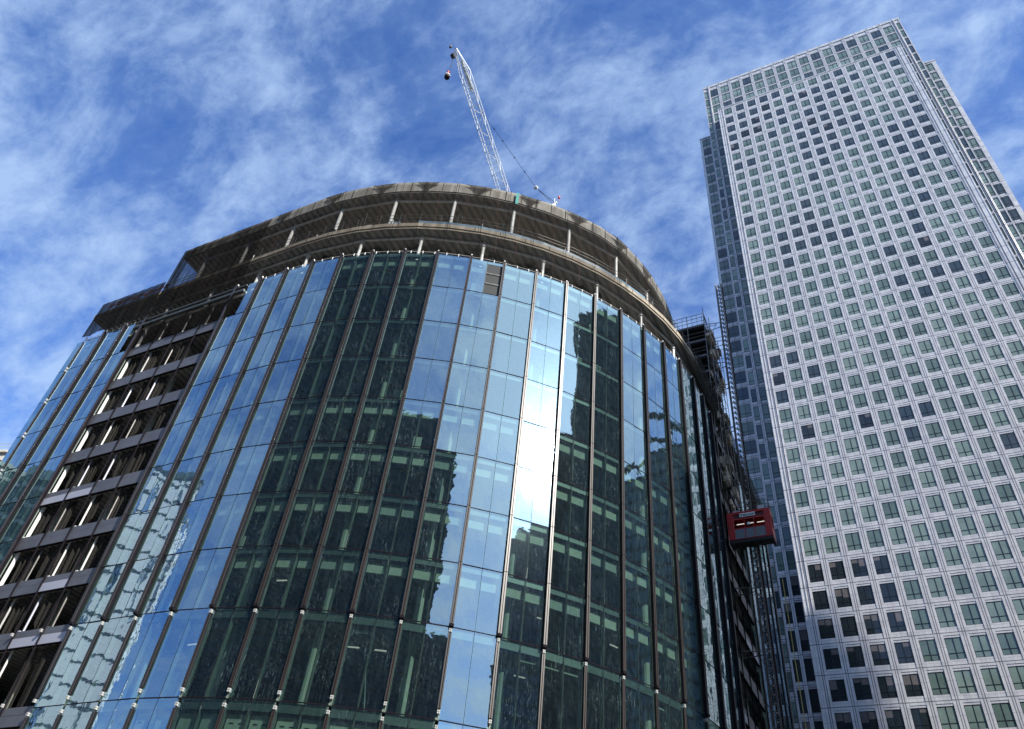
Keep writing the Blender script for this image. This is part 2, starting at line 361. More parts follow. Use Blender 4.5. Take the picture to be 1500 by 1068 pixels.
# partitions across the floor plates for depth
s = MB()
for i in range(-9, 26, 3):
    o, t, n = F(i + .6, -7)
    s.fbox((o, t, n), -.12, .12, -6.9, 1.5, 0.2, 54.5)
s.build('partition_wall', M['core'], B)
# braces and ceiling ducts of the open storeys
s = MB()
for a, b in zip(upc, upc[1:]):
    p = F(a, -1.4)[0]; q = F(b, -1.4)[0]; r = F((a + b) / 2, -5)[0]
    s.tube((*p, 59.3), (*r, 64.5), .09, 6); s.tube((*q, 64.5), (*r, 60.5), .08, 6)
    s.tube((*F(a, -4)[0], 64.4), (*F(b, -4.4)[0], 64.4), .16, 6)
s.build('roof_brace', M['duct'], B)
for a in lowc[3:-2]:
    s = MB(); z = 58.35
    pts = [F(a + .35, -2.2)[0], F(a + .55, -2.6)[0], F(a + .8, -4.0)[0], F(a + 1.25, -4.2)[0], F(a + 1.55, -2.3)[0], F(a + 1.75, -2.2)[0]]
    for p, q in zip(pts, pts[1:]): s.tube((*p, z), (*q, z), .17, 8)
    for p in (pts[0], pts[-1]): s.tube((*p, z - .12), (*p, z + .55), .38, 10)
    s.tube((*F(a + 1.0, -5)[0], z), (*F(a + 1.0, -9)[0], z), .3, 8)
    s.build('ceiling_duct', M['duct'], B)
# guard rails on the open storey edge with props
s = MB()
for z in (60.4, 60.9, 61.35):
    k = -9.2
    while k < 21: s.tube((*F(k, -.25)[0], z), (*F(k + 1, -.25)[0], z), .025, 4); k += 1
k = -9.2
while k < 21: s.tube((*F(k, -.25)[0], 59.4), (*F(k, -.25)[0], 61.5), .03, 4); k += .66
s.build('guard_rail', M['galv'], B)
for j in range(17):
    k = -6.2 + j * 1.35 + random.uniform(-.2, .2); p = F(k, -.42)[0]; s = MB(); h = random.uniform(1.2, 2.2)
    s.tube((*p, 59.4), (*p, 59.4 + h), .05, 6); s.box(p[0] - .18, p[0] + .18, p[1] - .18, p[1] + .18, 59.75, 60.05)
    s.build('prop', M['whitebright' if j % 2 else 'crane_dark'], B)

s = MB(); k = -5.9
while k < 15.2:
    p, t, n = SI(k, .045); w = random.uniform(.012, .03); s.fbox((p, t, n), -w, w, 0, .012, 64.95, 66.3); k += .52
k = -9.4
while k < 25: 
    p, t, n = F(k, .052); s.fbox((p, t, n), -.02, .02, 0, .012, 59.27, 59.7); k += .8
s.build('panel_joint', M['dark'], B)
random.seed(33)
for q in range(34):
    k = random.uniform(-5.5, 14.5); p, t, n = SI(k, random.uniform(-1.6, -.5)); s = MB(); w = random.uniform(.12, .5); h = random.uniform(.25, 1.5)
    s.fbox((p, t, n), -w, w, -w * .6, w * .6, 59.27, 59.27 + h); s.build('stacked_material', M[random.choice(('dark', 'white', 'board', 'galv', 'blue_strip', 'duct'))], B)
for q in range(12):
    k = random.uniform(-5.5, 14.0); p, t, n = SI(k, random.uniform(-2.5, -.6)); s = MB(); s.tube((*p, 59.27), (p[0] + random.uniform(-.3, .3), p[1] + random.uniform(-.3, .3), 64.7), .035, 5); s.build('prop', M['galv'], B)
# fins, window units
def present(i, z0, half):
    """is glass installed in bay i, row starting at z0, half 0/1"""
    row_top = z0 > 50
    if i in (-6, -5, -4, -3): return False
    if i == -7: return True if not row_top else (half == 0)
    if i == -2: return half == 1 if row_top else True
    if 17 <= i <= 20: return False
    return True
def unit(i, j):
    """curtain wall unit of bay i, row j -> MB, mats, size"""
    o, t, n, L = bay(i); z0, z1 = LV[j], LV[j + 1]; fr = (o, t, n); h = L / 2
    if i == -10: pass
    b = MB(); low = j < 4
    for half in (0, 1):
        if not present(i, z0, half): continue
        a0, a1 = (-h + .10, -.014) if half == 0 else (.014, h - .10)
        tx, tz = random.gauss(0, .0035), random.gauss(0, .0028)
        q = []
        for (a, z) in ((a0, z0 + .03), (a1, z0 + .03), (a1, z1 - .03), (a0, z1 - .03)):
            nn = tx * (a - (a0 + a1) / 2) + tz * (z - (z0 + z1) / 2)
            q.append((o[0] + t[0] * a + n[0] * nn, o[1] + t[1] * a + n[1] * nn, z))
        if not (i == 6 and j == 11 and half == 1):
            b.quad(q, 0)
        else:                                   # dark louvre in place of glass
            b.fbox(fr, a0, a1, -.1, -.03, z0 + .05, z1 - .35, 5)
            for zz_ in (z0 + 1.25, z0 + 2.55): b.fbox(fr, a0, a1, -.03, .03, zz_, zz_ + .14, 6)
            b.quad([q[3], q[2], (q[2][0], q[2][1], z1 - .35), (q[3][0], q[3][1], z1 - .35)], 0)
        b.fbox(fr, a0, a1, -.02, .015, z0 - .035, z0 + .03, 1)
        # shadow box at the slab edge and pale blind box below it
        sb = .48 if not low else .62
        b.fbox(fr, a0, a1, -.30, -.12, z1 - sb, z1 - .06, 2)
        b.fbox(fr, a0, a1, -.20, -.06, z1 - sb - .05, z1 - sb, 1)
        if j == 11 or j < 8:
            bh = .72 if j > 2 else 1.5
            if j != 3:
                rr = .0 if random.random() < .975 else .6
                b.fbox(fr, a0 + .09, a1 - .06, -.5, -.36, z1 - sb - .14 - bh - rr, z1 - sb - .14, 3)
                if j == 2 and random.random() < .6:
                    for ax in (.3, .85):
                        for az in (.45, .95): b.fbox(fr, a0 + ax, a0 + ax + .26, -.355, -.34, z1 - sb - .14 - az - .07, z1 - sb - .14 - az, 5)
            elif random.random() < .3: b.fbox(fr, a0 + .16, a1 - .1, -.5, -.4, z1 - 1.0, z1 - .85, 3)
    # inner mullions
    if present(i, z0, 0): b.fbox(fr, -h + .02, -h + .16, -.26, -.05, z0, z1 - .45, 4)
    if present(i, z0, 1): b.fbox(fr, h - .16, h - .02, -.26, -.05, z0, z1 - .45, 4)
    if present(i, z0, 0) and present(i, z0, 1):
        b.fbox(fr, -.035, .035, -.34, -.01, z0, z1 - .45, 4); b.fbox(fr, -.012, .012, -.01, .004, z0, z1, 1)
    return b, [M['glass'] if (i * 7 + j * 3) % 5 else M['glass_b'], M['dark'], M['band'], M['blind'], M['reveal'], M['slot'], M['galv']], wpt(o, (z0 + z1) / 2), (wpt(o, z0), wpt(o, z1))
def pxsize(c, ends, width=3.0):
    p = project(c)
    if p is None or not (-60 < p[0] < 1560 and -60 < p[1] < 1128): return 0
    a, b = project(ends[0]), project(ends[1]); d = Vector(c).length
    return math.hypot(a[0] - b[0], a[1] - b[1]) * width / d
def emit_split(items, name, parent, cap=100):
    items = sorted(items, key=lambda t: -t[0])
    for s_, b, mats in items[:cap]: b.build(name, mats, parent)
    rest = items[cap:]
    if rest:
        allm = []; big_ = MB()
        for s_, b, mats in rest:
            base = len(big_.v); big_.v += b.v
            idx = []
            for m in mats:
                if m not in allm: allm.append(m)
                idx.append(allm.index(m))
            for f, m in zip(b.f, b.m): big_.f.append(tuple(q + base for q in f)); big_.m.append(idx[m])
        big_.build(name, allm, parent, stuff=True)
units = []
for i in range(-9, 26):
    for j in range(len(LV) - 1):
        b, mats, c, ends = unit(i, j)
        if not b.v: continue
        o, t, n, L = bay(i); wn_ = (n[0] * E1[0] + n[1] * E2[0], n[0] * E1[1] + n[1] * E2[1])
        fc = -(wn_[0] * c[0] + wn_[1] * c[1]) / math.hypot(c[0], c[1])
        units.append((pxsize(c, ends) * max(fc, .02), b, mats))
emit_split(units, 'window', B)
# end return of the left corner: narrow clear strip and side wall
s = MB(); fr = (F((KL - 9.15) / 2)[0], (1, 0), (0, -1)); hw = (9.55 - 9.15) * P / 2
for j in range(len(LV) - 1):
    s.fbox(fr, -hw, hw - .1, -.01, 0.0, LV[j] + .03, LV[j + 1] - .03, 0); s.fbox(fr, -hw, hw - .1, -.05, .01, LV[j] - .03, LV[j] + .03, 1)
s.box(KL * P - .03, KL * P, -R + .012, -R + 14, .4, TOP, 0)
s.build('corner_glazing', [M['glass'], M['dark']], B)
s = MB(); s.box(R - 14, R - .1, P * (KR - 16), P * (KR - 16) + .3, 0, 60.4); s.build('end_wall', M['spandrel'], B)
# inward back wall
s = MB(); s.box(KL * P + .1, KL * P + .5, -R + .6, -R + 40, 0, 54.6); s.build('side_wall', M['spandrel'], B)

breaks = {15.97: .52, 21.4: .30}
for i in range(-9, 27):
    o, t, n = F(i + SH); fr = (o, t, n); s = MB()
    ztop = TOP + .18
    segs = [(0.4, 15.97 - .62), (15.97 + .58, 21.4 - .42), (21.4 + .10, ztop)]
    if i in (-5, -4, -3): segs = []
    if i in (18, 19, 20): segs = []
    if i == -9: segs = [(0.4, 15.3), (16.5, 21.0)] + [(LV[q] + .3, LV[q + 1] - .3) for q in range(4, 12)]
    w, dp = (.115, .24)
    if i > 20: dp = .12
    if i == -9: w, dp = .05, .13
    for si, (a, c) in enumerate(segs):
        ww, dd = (w, dp) if si == 2 or i == -9 else (w * .85, dp * .55)
        s.fbox(fr, -ww, ww, 0.0, dd - .05, a, c, 1)
        s.fbox(fr, -ww - .004, -.022, dd - .05, dd, a, c); s.fbox(fr, .022, ww + .004, dd - .05, dd, a, c)
        if si == 2 and i != -9:
            for z in LV[5:]: s.fbox(fr, -ww - .004, ww + .004, 0, dd + .004, z - .02, z + .02, 1)
            s.fbox(fr, -ww - .03, ww + .03, 0, dd + .03, a - .14, a + .02, 1)
    if segs: s.build('fin', [M['fin'], M['dark']], B)
    zs = (15.97 - .42, 15.97 + .40, 21.4 - .26) if i != -9 else tuple(z + d for z in LV[3:12] for d in (-.18, .18))
    if i in (-5, -4, -3): zs = (15.97 + .3, 21.4 - .1)
    if i in (18, 19, 20): zs = ()
    for z in zs:
        s = MB()
        for a0, a1 in ((-.08, -.012), (.012, .08)):
            for z0, z1 in ((-.10, -.012), (.012, .10)): s.fbox(fr, a0, a1, .0, .16, z + z0, z + z1)
        s.build('bracket', M['mesh_pale'], B)
    if i not in (-6, -5, -4, -3):
        s = MB(); s.fbox(fr, -.05, .05, -.05, .08, TOP + .02, TOP + .45); s.build('top_stud', M['whitebright'], B)
# studs and cable along the glass head
s = MB()
k = -9.3
pp = None
while k < 26:
    if not (-6.7 < k < -1.6) and not (16.8 < k < 20.9):
        p = F(k, -.08)[0]; s.tube((*p, TOP), (*p, TOP + .34), .035, 5)
        if pp: s.tube((*pp, TOP + .27), (*p, TOP + .27), .012, 4)
        pp = p
    else: pp = None
    k += .36
s.build('head_cable', M['whitebright'], B)

# the open strip of the left facade (no glass yet) and the open bays of the right facade
def open_bay(i, j, right=False, a0=None, a1=None):
    o, t, n, L = bay(i); fr = (o, t, n); h = L / 2; z = LV[j + 1]; b = MB()
    lo_, hi_ = (-h + .04 if a0 is None else a0), (h - .04 if a1 is None else a1)
    m = 1 if random.random() < (.10 if j > 3 else .4) else 0
    if not (j == 11 and not right):
        b.fbox(fr, lo_, hi_, -.26, -.10, z - 1.05, z - .34, m); b.fbox(fr, lo_, hi_, -.26, -.12, z - .31, z + .18, 0)
        b.fbox(fr, lo_, hi_, -.30, -.09, z - 1.08, z - 1.03, 2)
    b.fbox(fr, -h - .03, -h + .03, -.14, -.02, LV[j] + .1, z + .1, 2)
    return b
for i in range(-6, -2):
    for j in range(2, 12):
        kw = {}
        b = open_bay(i, j); 
        if b.v: b.build('spandrel_panel', [M['spandrel'], M['spandrel_l'], M['dark']], B)
        o, t, n, L = bay(i); z0, z1 = LV[j], LV[j + 1]
        if i != -6 and random.random() < .18: continue
        s = MB(); x0 = -L / 2 + .16 + random.uniform(-.03, .08); s.tube((o[0] + x0, o[1] + .45, z0 + .1), (o[0] + x0, o[1] + .45, z1 - 1.0), .08 if i != -6 else .15, 8, m=0)
        s.fbox((o, t, n), -L / 2 - .08, -L / 2 + .10, -.45, -.22, z0 + .1, z0 + .35, 0)
        s.build('post', M['whitebright'] if i == -6 else M[random.choice(('white', 'white', 'mesh_pale', 'galv', 'spandrel_l'))], B)
for i in range(17, 21):
    for j in range(2, 13 - 1):
        b = open_bay(i, j, True); b.build('spandrel_panel', [M['spandrel'], M['spandrel_l'], M['dark']], B)
s = MB(); s.tube((-6.5 * P, -R - .1, 54.45), (-1.7 * P, -R - .1, 54.45), .16, 8); s.tube((-6.5 * P, -R - .05, 55.25), (-1.7 * P, -R - .05, 55.25), .1, 8); s.build('edge_pipe', M['duct'], B)
# torn dark sheets inside the openings
for i in range(-6, -2):
    for j in range(2, 11):
        o, t, n, L = bay(i); s = MB(); z0, z1 = LV[j] + .15, LV[j + 1] - 1.05
        w0 = random.uniform(.3, .95); nseg = 10; side = random.random() < .5
        pts = []
        for q in range(nseg + 1):
            u = q / nseg; a = (-L / 2 + .25) + (L - .5) * w0 * u if side else (L / 2 - .2) - (L - .5) * w0 * u
            d = .62 + .12 * math.sin(q * 1.9 + i * 3 + j) + random.uniform(-.04, .04)
            low_ = z0 + (random.uniform(0, 1.0) if u > .7 else random.uniform(0, .2))
            pts.append(((o[0] + a, o[1] + d, low_), (o[0] + a * (1 - .15 * u), o[1] + d - .1, z1)))
        for (a, b_), (c, d) in zip(pts, pts[1:]): s.quad([a, c, d, b_])
        s.build('dust_sheet', M['net_dd'], B)
random.seed(21)
for q in range(60):
    i = random.choice([x for x in range(-8, 17) if x not in (-6, -5, -4, -3)]); j = random.randint(3, 11); o, t, n, L = bay(i); zc = LV[j + 1]
    s = MB(); kind = random.random(); a = random.uniform(-1, 1)
    P2 = lambda a_, b_: (o[0] + t[0] * a_ + n[0] * b_, o[1] + t[1] * a_ + n[1] * b_)
    if kind < .45:
        y_ = random.uniform(-3, -1.6); s.tube((*P2(-2.4, y_), zc - 1.0), (*P2(2.2, y_ + random.uniform(-.8, .8)), zc - 1.0), random.uniform(.1, .22), 8); s.build('ceiling_duct', M['duct'], B)
    elif kind < .7:
        s.fbox((o, t, n), a - .3, a + .3, -1.1, -1.0, LV[j] + .1, LV[j] + random.uniform(.8, 2.2)); s.build('stacked_board', M['blind'], B)
    else:
        s.tube((*P2(a, -1.2), LV[j]), (*P2(a + random.uniform(-1, 1), -2.2), zc - .6), .05, 6); s.build('prop', M['reveal'], B)
# strip lights inside
for i, j, a in ((2, 3, .2), (3, 3, .5), (4, 3, .9), (5, 3, -.1), (2, 4, .4), (0, 3, .6), (8, 3, .8), (9, 4, -.6), (11, 4, .2)):
    o, t, n, L = bay(i); s = MB(); s.fbox((o, t, n), a, a + .75, -3.0, -2.92, LV[j + 1] - .95, LV[j + 1] - .88); s.build('strip_light', M['light'], B)

# ------------------------------------------------------------------ debris netting
def net(name, k0, k1, z0, z1, off, mat, label, seams=True, parent=None, F=F):
    t = thing(name, (CX, CY, 0), A30, label, 'netting')
    s = MB(); n_ = int((k1 - k0) / .2); nz = 8; G = []
    for a in range(n_ + 1):
        k = k0 + (k1 - k0) * a / n_; rowp = []
        for b in range(nz + 1):
            u = b / nz; z = z1 + (z0 - z1) * u
            o_ = off + .10 * math.sin(u * math.pi) * (1 + .8 * math.sin(k * 2.3)) + .05 * math.sin(k * 9 + u * 3) * u + .03 * math.sin(k * 17)
            zz_ = z + (.12 * math.sin(k * 5.1) if b == nz else 0); rowp.append((*F(k, o_)[0], zz_))
        G.append(rowp)
    for a in range(n_):
        for b in range(nz): s.quad([G[a][b + 1], G[a + 1][b + 1], G[a + 1][b], G[a][b]])
    s.build('net_sheet', mat, t)
    if seams:
        sm = MB(); sr = MB(); k = k0 + .4; q = 0
        while k < k1:
            p0 = F(k, off + .16)[0]; dk = random.uniform(-.05, .22); p1 = F(k + dk, off + .22)[0]; tt = F(k)[1]; w = .03 if q % 2 == 0 else .016
            (sm if q % 2 == 0 else sr).quad([(p1[0] - tt[0] * w, p1[1] - tt[1] * w, z0 + .3), (p1[0] + tt[0] * w, p1[1] + tt[1] * w, z0 + .3), (p0[0] + tt[0] * w, p0[1] + tt[1] * w, z1), (p0[0] - tt[0] * w, p0[1] - tt[1] * w, z1)])
            k += random.uniform(.35, .62); q += 1
        sm.build('seam', M['seam'], t); sr.build('seam', M['seam_r'], t)
    return t
nt1 = net('debris_netting', -2.0, 15.2, 56.0, 66.15, .12, M['net'], 'thin see-through netting hung over the two open storeys of the curved front', F=SI)
M['net_e'] = net_mat('debris_net_end', .90, (.02, .02, .02))
nt6 = net('debris_netting', -6.12, -5.5, 56.0, 66.15, .14, M['net_e'], 'near-black end drape where the upper roof storey steps down', False)
nt2 = net('debris_netting', -5.5, -2.0, 55.9, 66.15, .14, M['net_d'], 'dense black netting over the open top storeys left of the bow')
nt3 = net('debris_netting', -9.3, -6.1, 55.7, 60.9, .30, M['net_e'], 'low black netting at the far left end of the roof, under the ragged red edge')
nt4 = net('debris_netting', -6.45, -1.7, 51.3, 55.6, .05, M['net_d'], 'black netting across the highest unglazed row of the left facade', False)
nt5 = net('debris_netting', 15.2, 26.3, 56.2, 60.7, .30, M['net_dd'], 'brown netting along the lower roof edge that runs away behind the scaffold')
# doubled, scalloped swags over the parapet
for q, k in enumerate([-5.3, -3.2, -1.4, .7, 2.5, 4.0, 5.7, 7.4, 9.1, 10.9, 12.5]):
    s = MB(); wtop = random.uniform(.30, .42); n_ = 8
    for sgn in (-1, 1):
        prev = None
        for a in range(n_ + 1):
            u = a / n_; z = 66.14 - 1.6 * u; ww = .06 + wtop * (1 - u) ** 2.2
            cur = ((*SI(k, .18)[0], z), (*SI(k + sgn * ww, .18)[0], z))
            if prev: s.quad([prev[0], prev[1], cur[1], cur[0]] if sgn < 0 else [prev[0], cur[0], cur[1], prev[1]])
            prev = cur
    s.build('swag', M['net_dd'], nt1 if k > -2 else nt2)
# ragged red plastic on the left roof edge
s = MB()
k = -9.1
while k < -6.2:
    p = F(k, -.1)[0]; q = F(k + .22, -.1 + random.uniform(-.1, .15))[0]; zt = 60.9 + random.uniform(-.15, .35)
    s.quad([(*p, 60.3), (*q, 60.3), (*q, zt), (*p, 60.85 + random.uniform(-.1, .3))]); k += .2
s.build('ragged_edge', pbr('ragged_red_sheet', (.16, .05, .06), .7, 0, .6, 3), nt3)
tc_ = MB(); o, t, n = F(6.95, .30); tc_.fbox((o, t, n), -.16, .12, 0, .03, 64.3, 66.1); tag(tc_.build('teal_cloth', M['teal']), 'teal cloth strip hanging over the plywood parapet near the crane', 'cloth')
ob = bpy.data.objects['teal_cloth']; ob.location = (CX, CY, 0); ob.rotation_euler = (0, 0, A30)

# ------------------------------------------------------------------ hoist, scaffold
VF = 69.5 - 62.92          # local y of mast
MX = R + 2.09
H = thing('hoist_mast', (*wpt((MX, VF), 0)[:2], 0), A30, 'tall lattice mast of the construction hoist standing in front of the pale tower', 'hoist mast')
s = MB(); hs = .325
for x in (-hs, hs):
    for y in (-hs, hs): s.tube((x, y, 0), (x, y, 79.5), .055, 6)
z = 0
while z < 79.4:
    for a, b in (((-hs, -hs), (hs, -hs)), ((hs, -hs), (hs, hs)), ((hs, hs), (-hs, hs)), ((-hs, hs), (-hs, -hs))):
        s.tube((*a, z), (*b, z), .025, 4); s.tube((*a, z), (*b, z + .75), .022, 4)
    s.tube((0, -hs - .02, z + .2), (0, hs, z + .5), .09, 6)
    z += .75
s.build('lattice', M['galv'], H)
s = MB(); s.box(-hs - .12, -hs - .06, -.1, .1, 0, 79.5); s.box(hs + .06, hs + .12, -.1, .1, 0, 79.5); s.build('rack', M['dark'], H)
for z in [12, 18, 24, 31, 37, 49, 56, 62.2, 65.6, 69.2, 72.3]:
    s = MB(); xe = -2.3 if z < 60 else -3.0
    for y in (-.55, .55):
        s.tube((-hs, y * .6, z), (xe, y * 1.5, z), .05, 6)
    for q in range(4):
        a = xe * (q + .3) / 4.5; s.tube((a, -.5, z), (a - .4, .5, z), .03, 5)
    s.tube((xe, -.9, z), (xe, .9, z), .05, 6)
    s.build('wall_tie', M['galv'], H)
for x in (1.15, 1.6, 2.1):
    s = MB(); s.tube((x, .5, 0), (x, .5, 40.8 if x < 2 else 38), .05 if x < 2 else .04, 6); s.build('guide_pipe', M['yellow'] if x == 2.1 else M['galv'], H)
# cabin
Cb = thing('hoist_cabin', (*wpt((R + .18, VF - 1.75), 41.35)[:3],), A30, 'red builders hoist cabin with white name board, riding the mast beside the glass facade', 'hoist cabin')
Lc, Dc, Hc = 4.1, 1.5, 3.0
s = MB(); s.box(0, Lc, 0, Dc, 0, .12); s.box(0, Lc, 0, Dc, -.05, -.002); 
for q in range(5): s.box(.2 + q * .9, .3 + q * .9, .05, Dc - .05, -.2, -.05)
s.box(0, .12, -.02, Dc, -.3, -.06); s.box(Lc - .12, Lc, -.02, Dc, -.3, -.06); s.box(0.12, Lc - .12, -.02, .1, -.3, -.06); s.build('floor', M['black'], Cb)
s = MB()
s.box(-.02, .62, 0, .10, .0, Hc); s.box(Lc - .62, Lc + .02, 0, .10, .0, Hc)            # side panels, ribbed
for x in (.1, .3, .5, Lc - .58, Lc - .38, Lc - .18): s.box(x, x + .07, -.05, 0, .05, Hc - .05)
s.box(-.04, .66, -.03, 0.0, 1.92, 1.99); s.box(Lc - .66, Lc + .04, -.03, 0.0, 1.92, 1.99)
s.box(.62, Lc - .62, 0, .10, .0, .14); s.box(.62, Lc - .62, .0, .10, Hc - .16, Hc); s.box(.62, Lc - .62, .02, .08, 2.22, 2.34); s.box(.62, Lc - .62, .02, .08, 1.18, 1.27)
for x in (1.58, 2.46): s.box(x, x + .07, .01, .09, .14, 2.34)
s.box(-.02, .05, .1, Dc, 0, Hc); s.box(-.02, Lc + .02, Dc - .06, Dc, 0, Hc); s.box(Lc - .05, Lc + .02, .1, .2, 0, Hc); s.box(Lc - .05, Lc + .02, Dc - .2, Dc - .06, 0, Hc)
s.box(Lc - .05, Lc + .01, .2, Dc - .2, 0, 1.1); s.box(Lc - .05, Lc + .01, .2, Dc - .2, 2.5, Hc); s.box(-.02, Lc + .02, -.02, Dc, Hc, Hc + .07)
s.build('body', M['red'], Cb)
s = MB(); s.box(.64, Lc - .64, .11, .14, 2.34, Hc - .16); s.build('upper_panel', pbr('dark_red_panel', (.10, .01, .015), .5), Cb)
for x0, x1 in ((.62, 1.58), (1.65, 2.46), (2.53, Lc - .62)):
    s = MB(); s.box(x0, x1, .04, .06, .14, 1.18); s.build('mesh_gate', M['mesh_grey'], Cb)
for x0, x1, z in ((.75, 1.55, 2.02), (1.95, 2.4, 2.0), (2.7, Lc - .7, 1.98)):
    s = MB(); s.box(x0, x1, .6, .65, z, z + .06); s.build('lamp', M['light'], Cb)
s = MB(); s.box(1.85, 2.12, .03, .05, 1.55, 1.82); s.build('notice', M['whitebright'], Cb)
s = MB()
for a, b in (((0.1, .1), (Lc - .1, .1)), ((Lc - .1, .1), (Lc - .1, Dc - .1)), ((0.1, Dc - .1), (Lc - .1, Dc - .1)), ((.1, .1), (.1, Dc - .1))):
    for z in (Hc + .6, Hc + 1.1): s.tube((*a, z), (*b, z), .03, 6)
for x in (.1, 1.1, 2.05, 3.0, Lc - .1): s.tube((x, .1, Hc), (x, .1, Hc + 1.1), .03, 6); s.tube((x, Dc - .1, Hc), (x, Dc - .1, Hc + 1.1), .03, 6)
s.build('roof_rail', M['galv'], Cb)
s = MB(); s.box(2.9, 3.5, .5, 1.0, Hc + .07, Hc + .8); s.box(.5, 1.1, .6, 1.2, Hc + .07, Hc + .6); s.build('motor', M['white'], Cb)
# name board
s = MB(); s.box(1.22, 2.72, -.05, -.02, 2.42, 2.82); nb = s.build('name_board', M['whitebright'], Cb)
s = MB()
for q in range(3):
    z = 2.50 + q * .085; s.hexa([(1.28 + q * .02, -.062, z), (1.47 + q * .02, -.062, z), (1.47 + q * .02, -.051, z), (1.28 + q * .02, -.051, z), (1.31 + q * .02, -.062, z + .05), (1.50 + q * .02, -.062, z + .05), (1.50 + q * .02, -.051, z + .05), (1.31 + q * .02, -.051, z + .05)])
s.build('emblem', pbr('navy_ink', (.01, .015, .04), .5), nb)
fc_ = bpy.data.curves.new('lettering', 'FONT'); fc_.body = 'BROGAN'; fc_.size = .34; fc_.extrude = .006; fc_.offset = .006
fo = bpy.data.objects.new('lettering_src', fc_); COL.objects.link(fo)
dg = bpy.context.evaluated_depsgraph_get(); me = bpy.data.meshes.new_from_object(fo.evaluated_get(dg)); bpy.data.objects.remove(fo)
xs = [v.co.x for v in me.vertices]; wdt = max(xs) - min(xs)
lt = bpy.data.objects.new('lettering', me); COL.objects.link(lt); me.materials.clear(); me.materials.append(bpy.data.materials['navy_ink'])
lt.parent = nb; lt.location = (1.57, -.058, 2.50); lt.rotation_euler = (rad(90), 0, 0); lt.scale = (1.09 / wdt, .95, 1)

# scaffold at the right roof corner, with stacked landing decks
Sc = thing('scaffold_tower', (*wpt((R, VF), 0)[:2], 0), A30, 'dark scaffold tower with stacked loading decks at the right roof corner', 'scaffold')
X0, X1, Y0, Y1 = -3.6, .25, -3.0, 3.2
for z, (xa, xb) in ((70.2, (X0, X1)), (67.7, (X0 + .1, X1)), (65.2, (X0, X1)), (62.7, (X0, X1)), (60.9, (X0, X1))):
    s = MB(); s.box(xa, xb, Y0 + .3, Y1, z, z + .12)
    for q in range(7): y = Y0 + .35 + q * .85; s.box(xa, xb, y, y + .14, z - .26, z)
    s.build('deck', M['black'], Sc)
    s = MB(); s.box(xa, xb, Y0 + .24, Y0 + .30, z - .1, z + .2); s.build('toe_board', M['galv'], Sc)
s = MB()
for x in (X0, X0 / 2, X1):
    for y in (Y0 + .2, .2, Y1):
        s.tube((x, y, 59.6), (x, y, 72.2 if not (x == X1 and y < 0) else 73.0), .05, 6)
for z in (70.9, 71.5, 72.1, 68.4, 69.0, 66.0, 66.5, 63.5):
    for y in (Y0 + .2, Y1): s.tube((X0, y, z), (X1, y, z), .035, 5)
    for x in (X0, X1): s.tube((x, Y0 + .2, z), (x, Y1, z), .035, 5)
q = X0
while q < X1: s.tube((q, Y0 + .2, 70.3), (q, Y0 + .2, 72.1), .025, 4); q += .6
for z0, z1 in ((60, 65), (65, 70), (70, 72)): s.tube((X1, Y0 + .2, z0), (X1, Y1, z1), .035, 5); s.tube((X1, Y1, z0), (X1, Y0 + .2, z1), .035, 5)
s.build('tube_frame', M['galv'], Sc)
random.seed(11)
for q in range(46):      # boards and toe panels on the outer lift, ragged
    z = random.choice([44, 46, 48.5, 49.5, 50.5, 52.5, 54.5, 56.5, 58.5, 60.5, 62.5, 64.5, 66.5, 68.5, 70.5]) + random.uniform(-.2, .2); y = random.uniform(-2.6, 3.4)
    if z < 48 and random.random() < .4: continue
    s = MB(); s.box(.12 + random.uniform(0, .35), .2 + random.uniform(.2, .55), y, y + random.uniform(.6, 1.9), z, z + random.uniform(.25, 1.3)); s.build('edge_board', M['board'] if q % 6 else M['black'], Sc)
s = MB()
for y in (-2.4, -.2, 2.0, 3.6):
    for x in (.15, .75): s.tube((x, y, 47), (x, y, 71.5), .04, 5)
z = 48.0
while z < 71:
    for x in (.15, .75): s.tube((x, -2.4, z), (x, 3.6, z), .03, 4)
    for y in (-2.4, -.2, 2.0, 3.6): s.tube((.15, y, z), (.75 + (.9 if (int(z) % 7 == 0) else 0), y, z), .03, 4)
    z += 2.0
s.build('outer_lift', M['galv'], Sc)
s = MB(); s.box(-4.6, -4.3, -5.6, -5.2, 60.6, 65.6, 0); s.build('orange_panel', M['rust'], Sc)

# ------------------------------------------------------------------ luffing crane
def unitray(x, y):
    d = ((x - 750), (y - 534), FPX); w = Vector([sum(RM[r][k] * d[k] for k in range(3)) for r in range(3)]); return w / math.hypot(w.x, w.y)
Bp = unitray(735, 278) * 75 + Vector((0, 0, CAMZ)); Tp = unitray(667.5, 71) * 62 + Vector((0, 0, CAMZ))
dj = (Bp - Tp).normalized(); Rt = Bp + dj * 7.0
K = thing('tower_crane', (Rt.x, Rt.y, 59.6), 0, 'white luffing tower crane rising over the roof with a red hook block', 'crane')
base = Vector((Rt.x, Rt.y, 59.6))
side = dj.cross(Vector((0, 0, 1))).normalized(); upv = side.cross(dj).normalized()
if upv.z < 0: upv = -upv
def L3(p): return tuple(Vector(p) - base)
s = MB(); total = (Rt - Tp).length; nb_ = 16; hw_ = .78; hh = 1.15
def jp(u, a, b):
    tap = min(1.0, (1 - u) * total / 4.2 + .12) if u > .8 else 1.0
    tap = min(tap, u * total / 3.0 + .25)
    return L3(Rt + (Tp - Rt) * u + side * a * hw_ * tap + upv * (b * hh * tap))
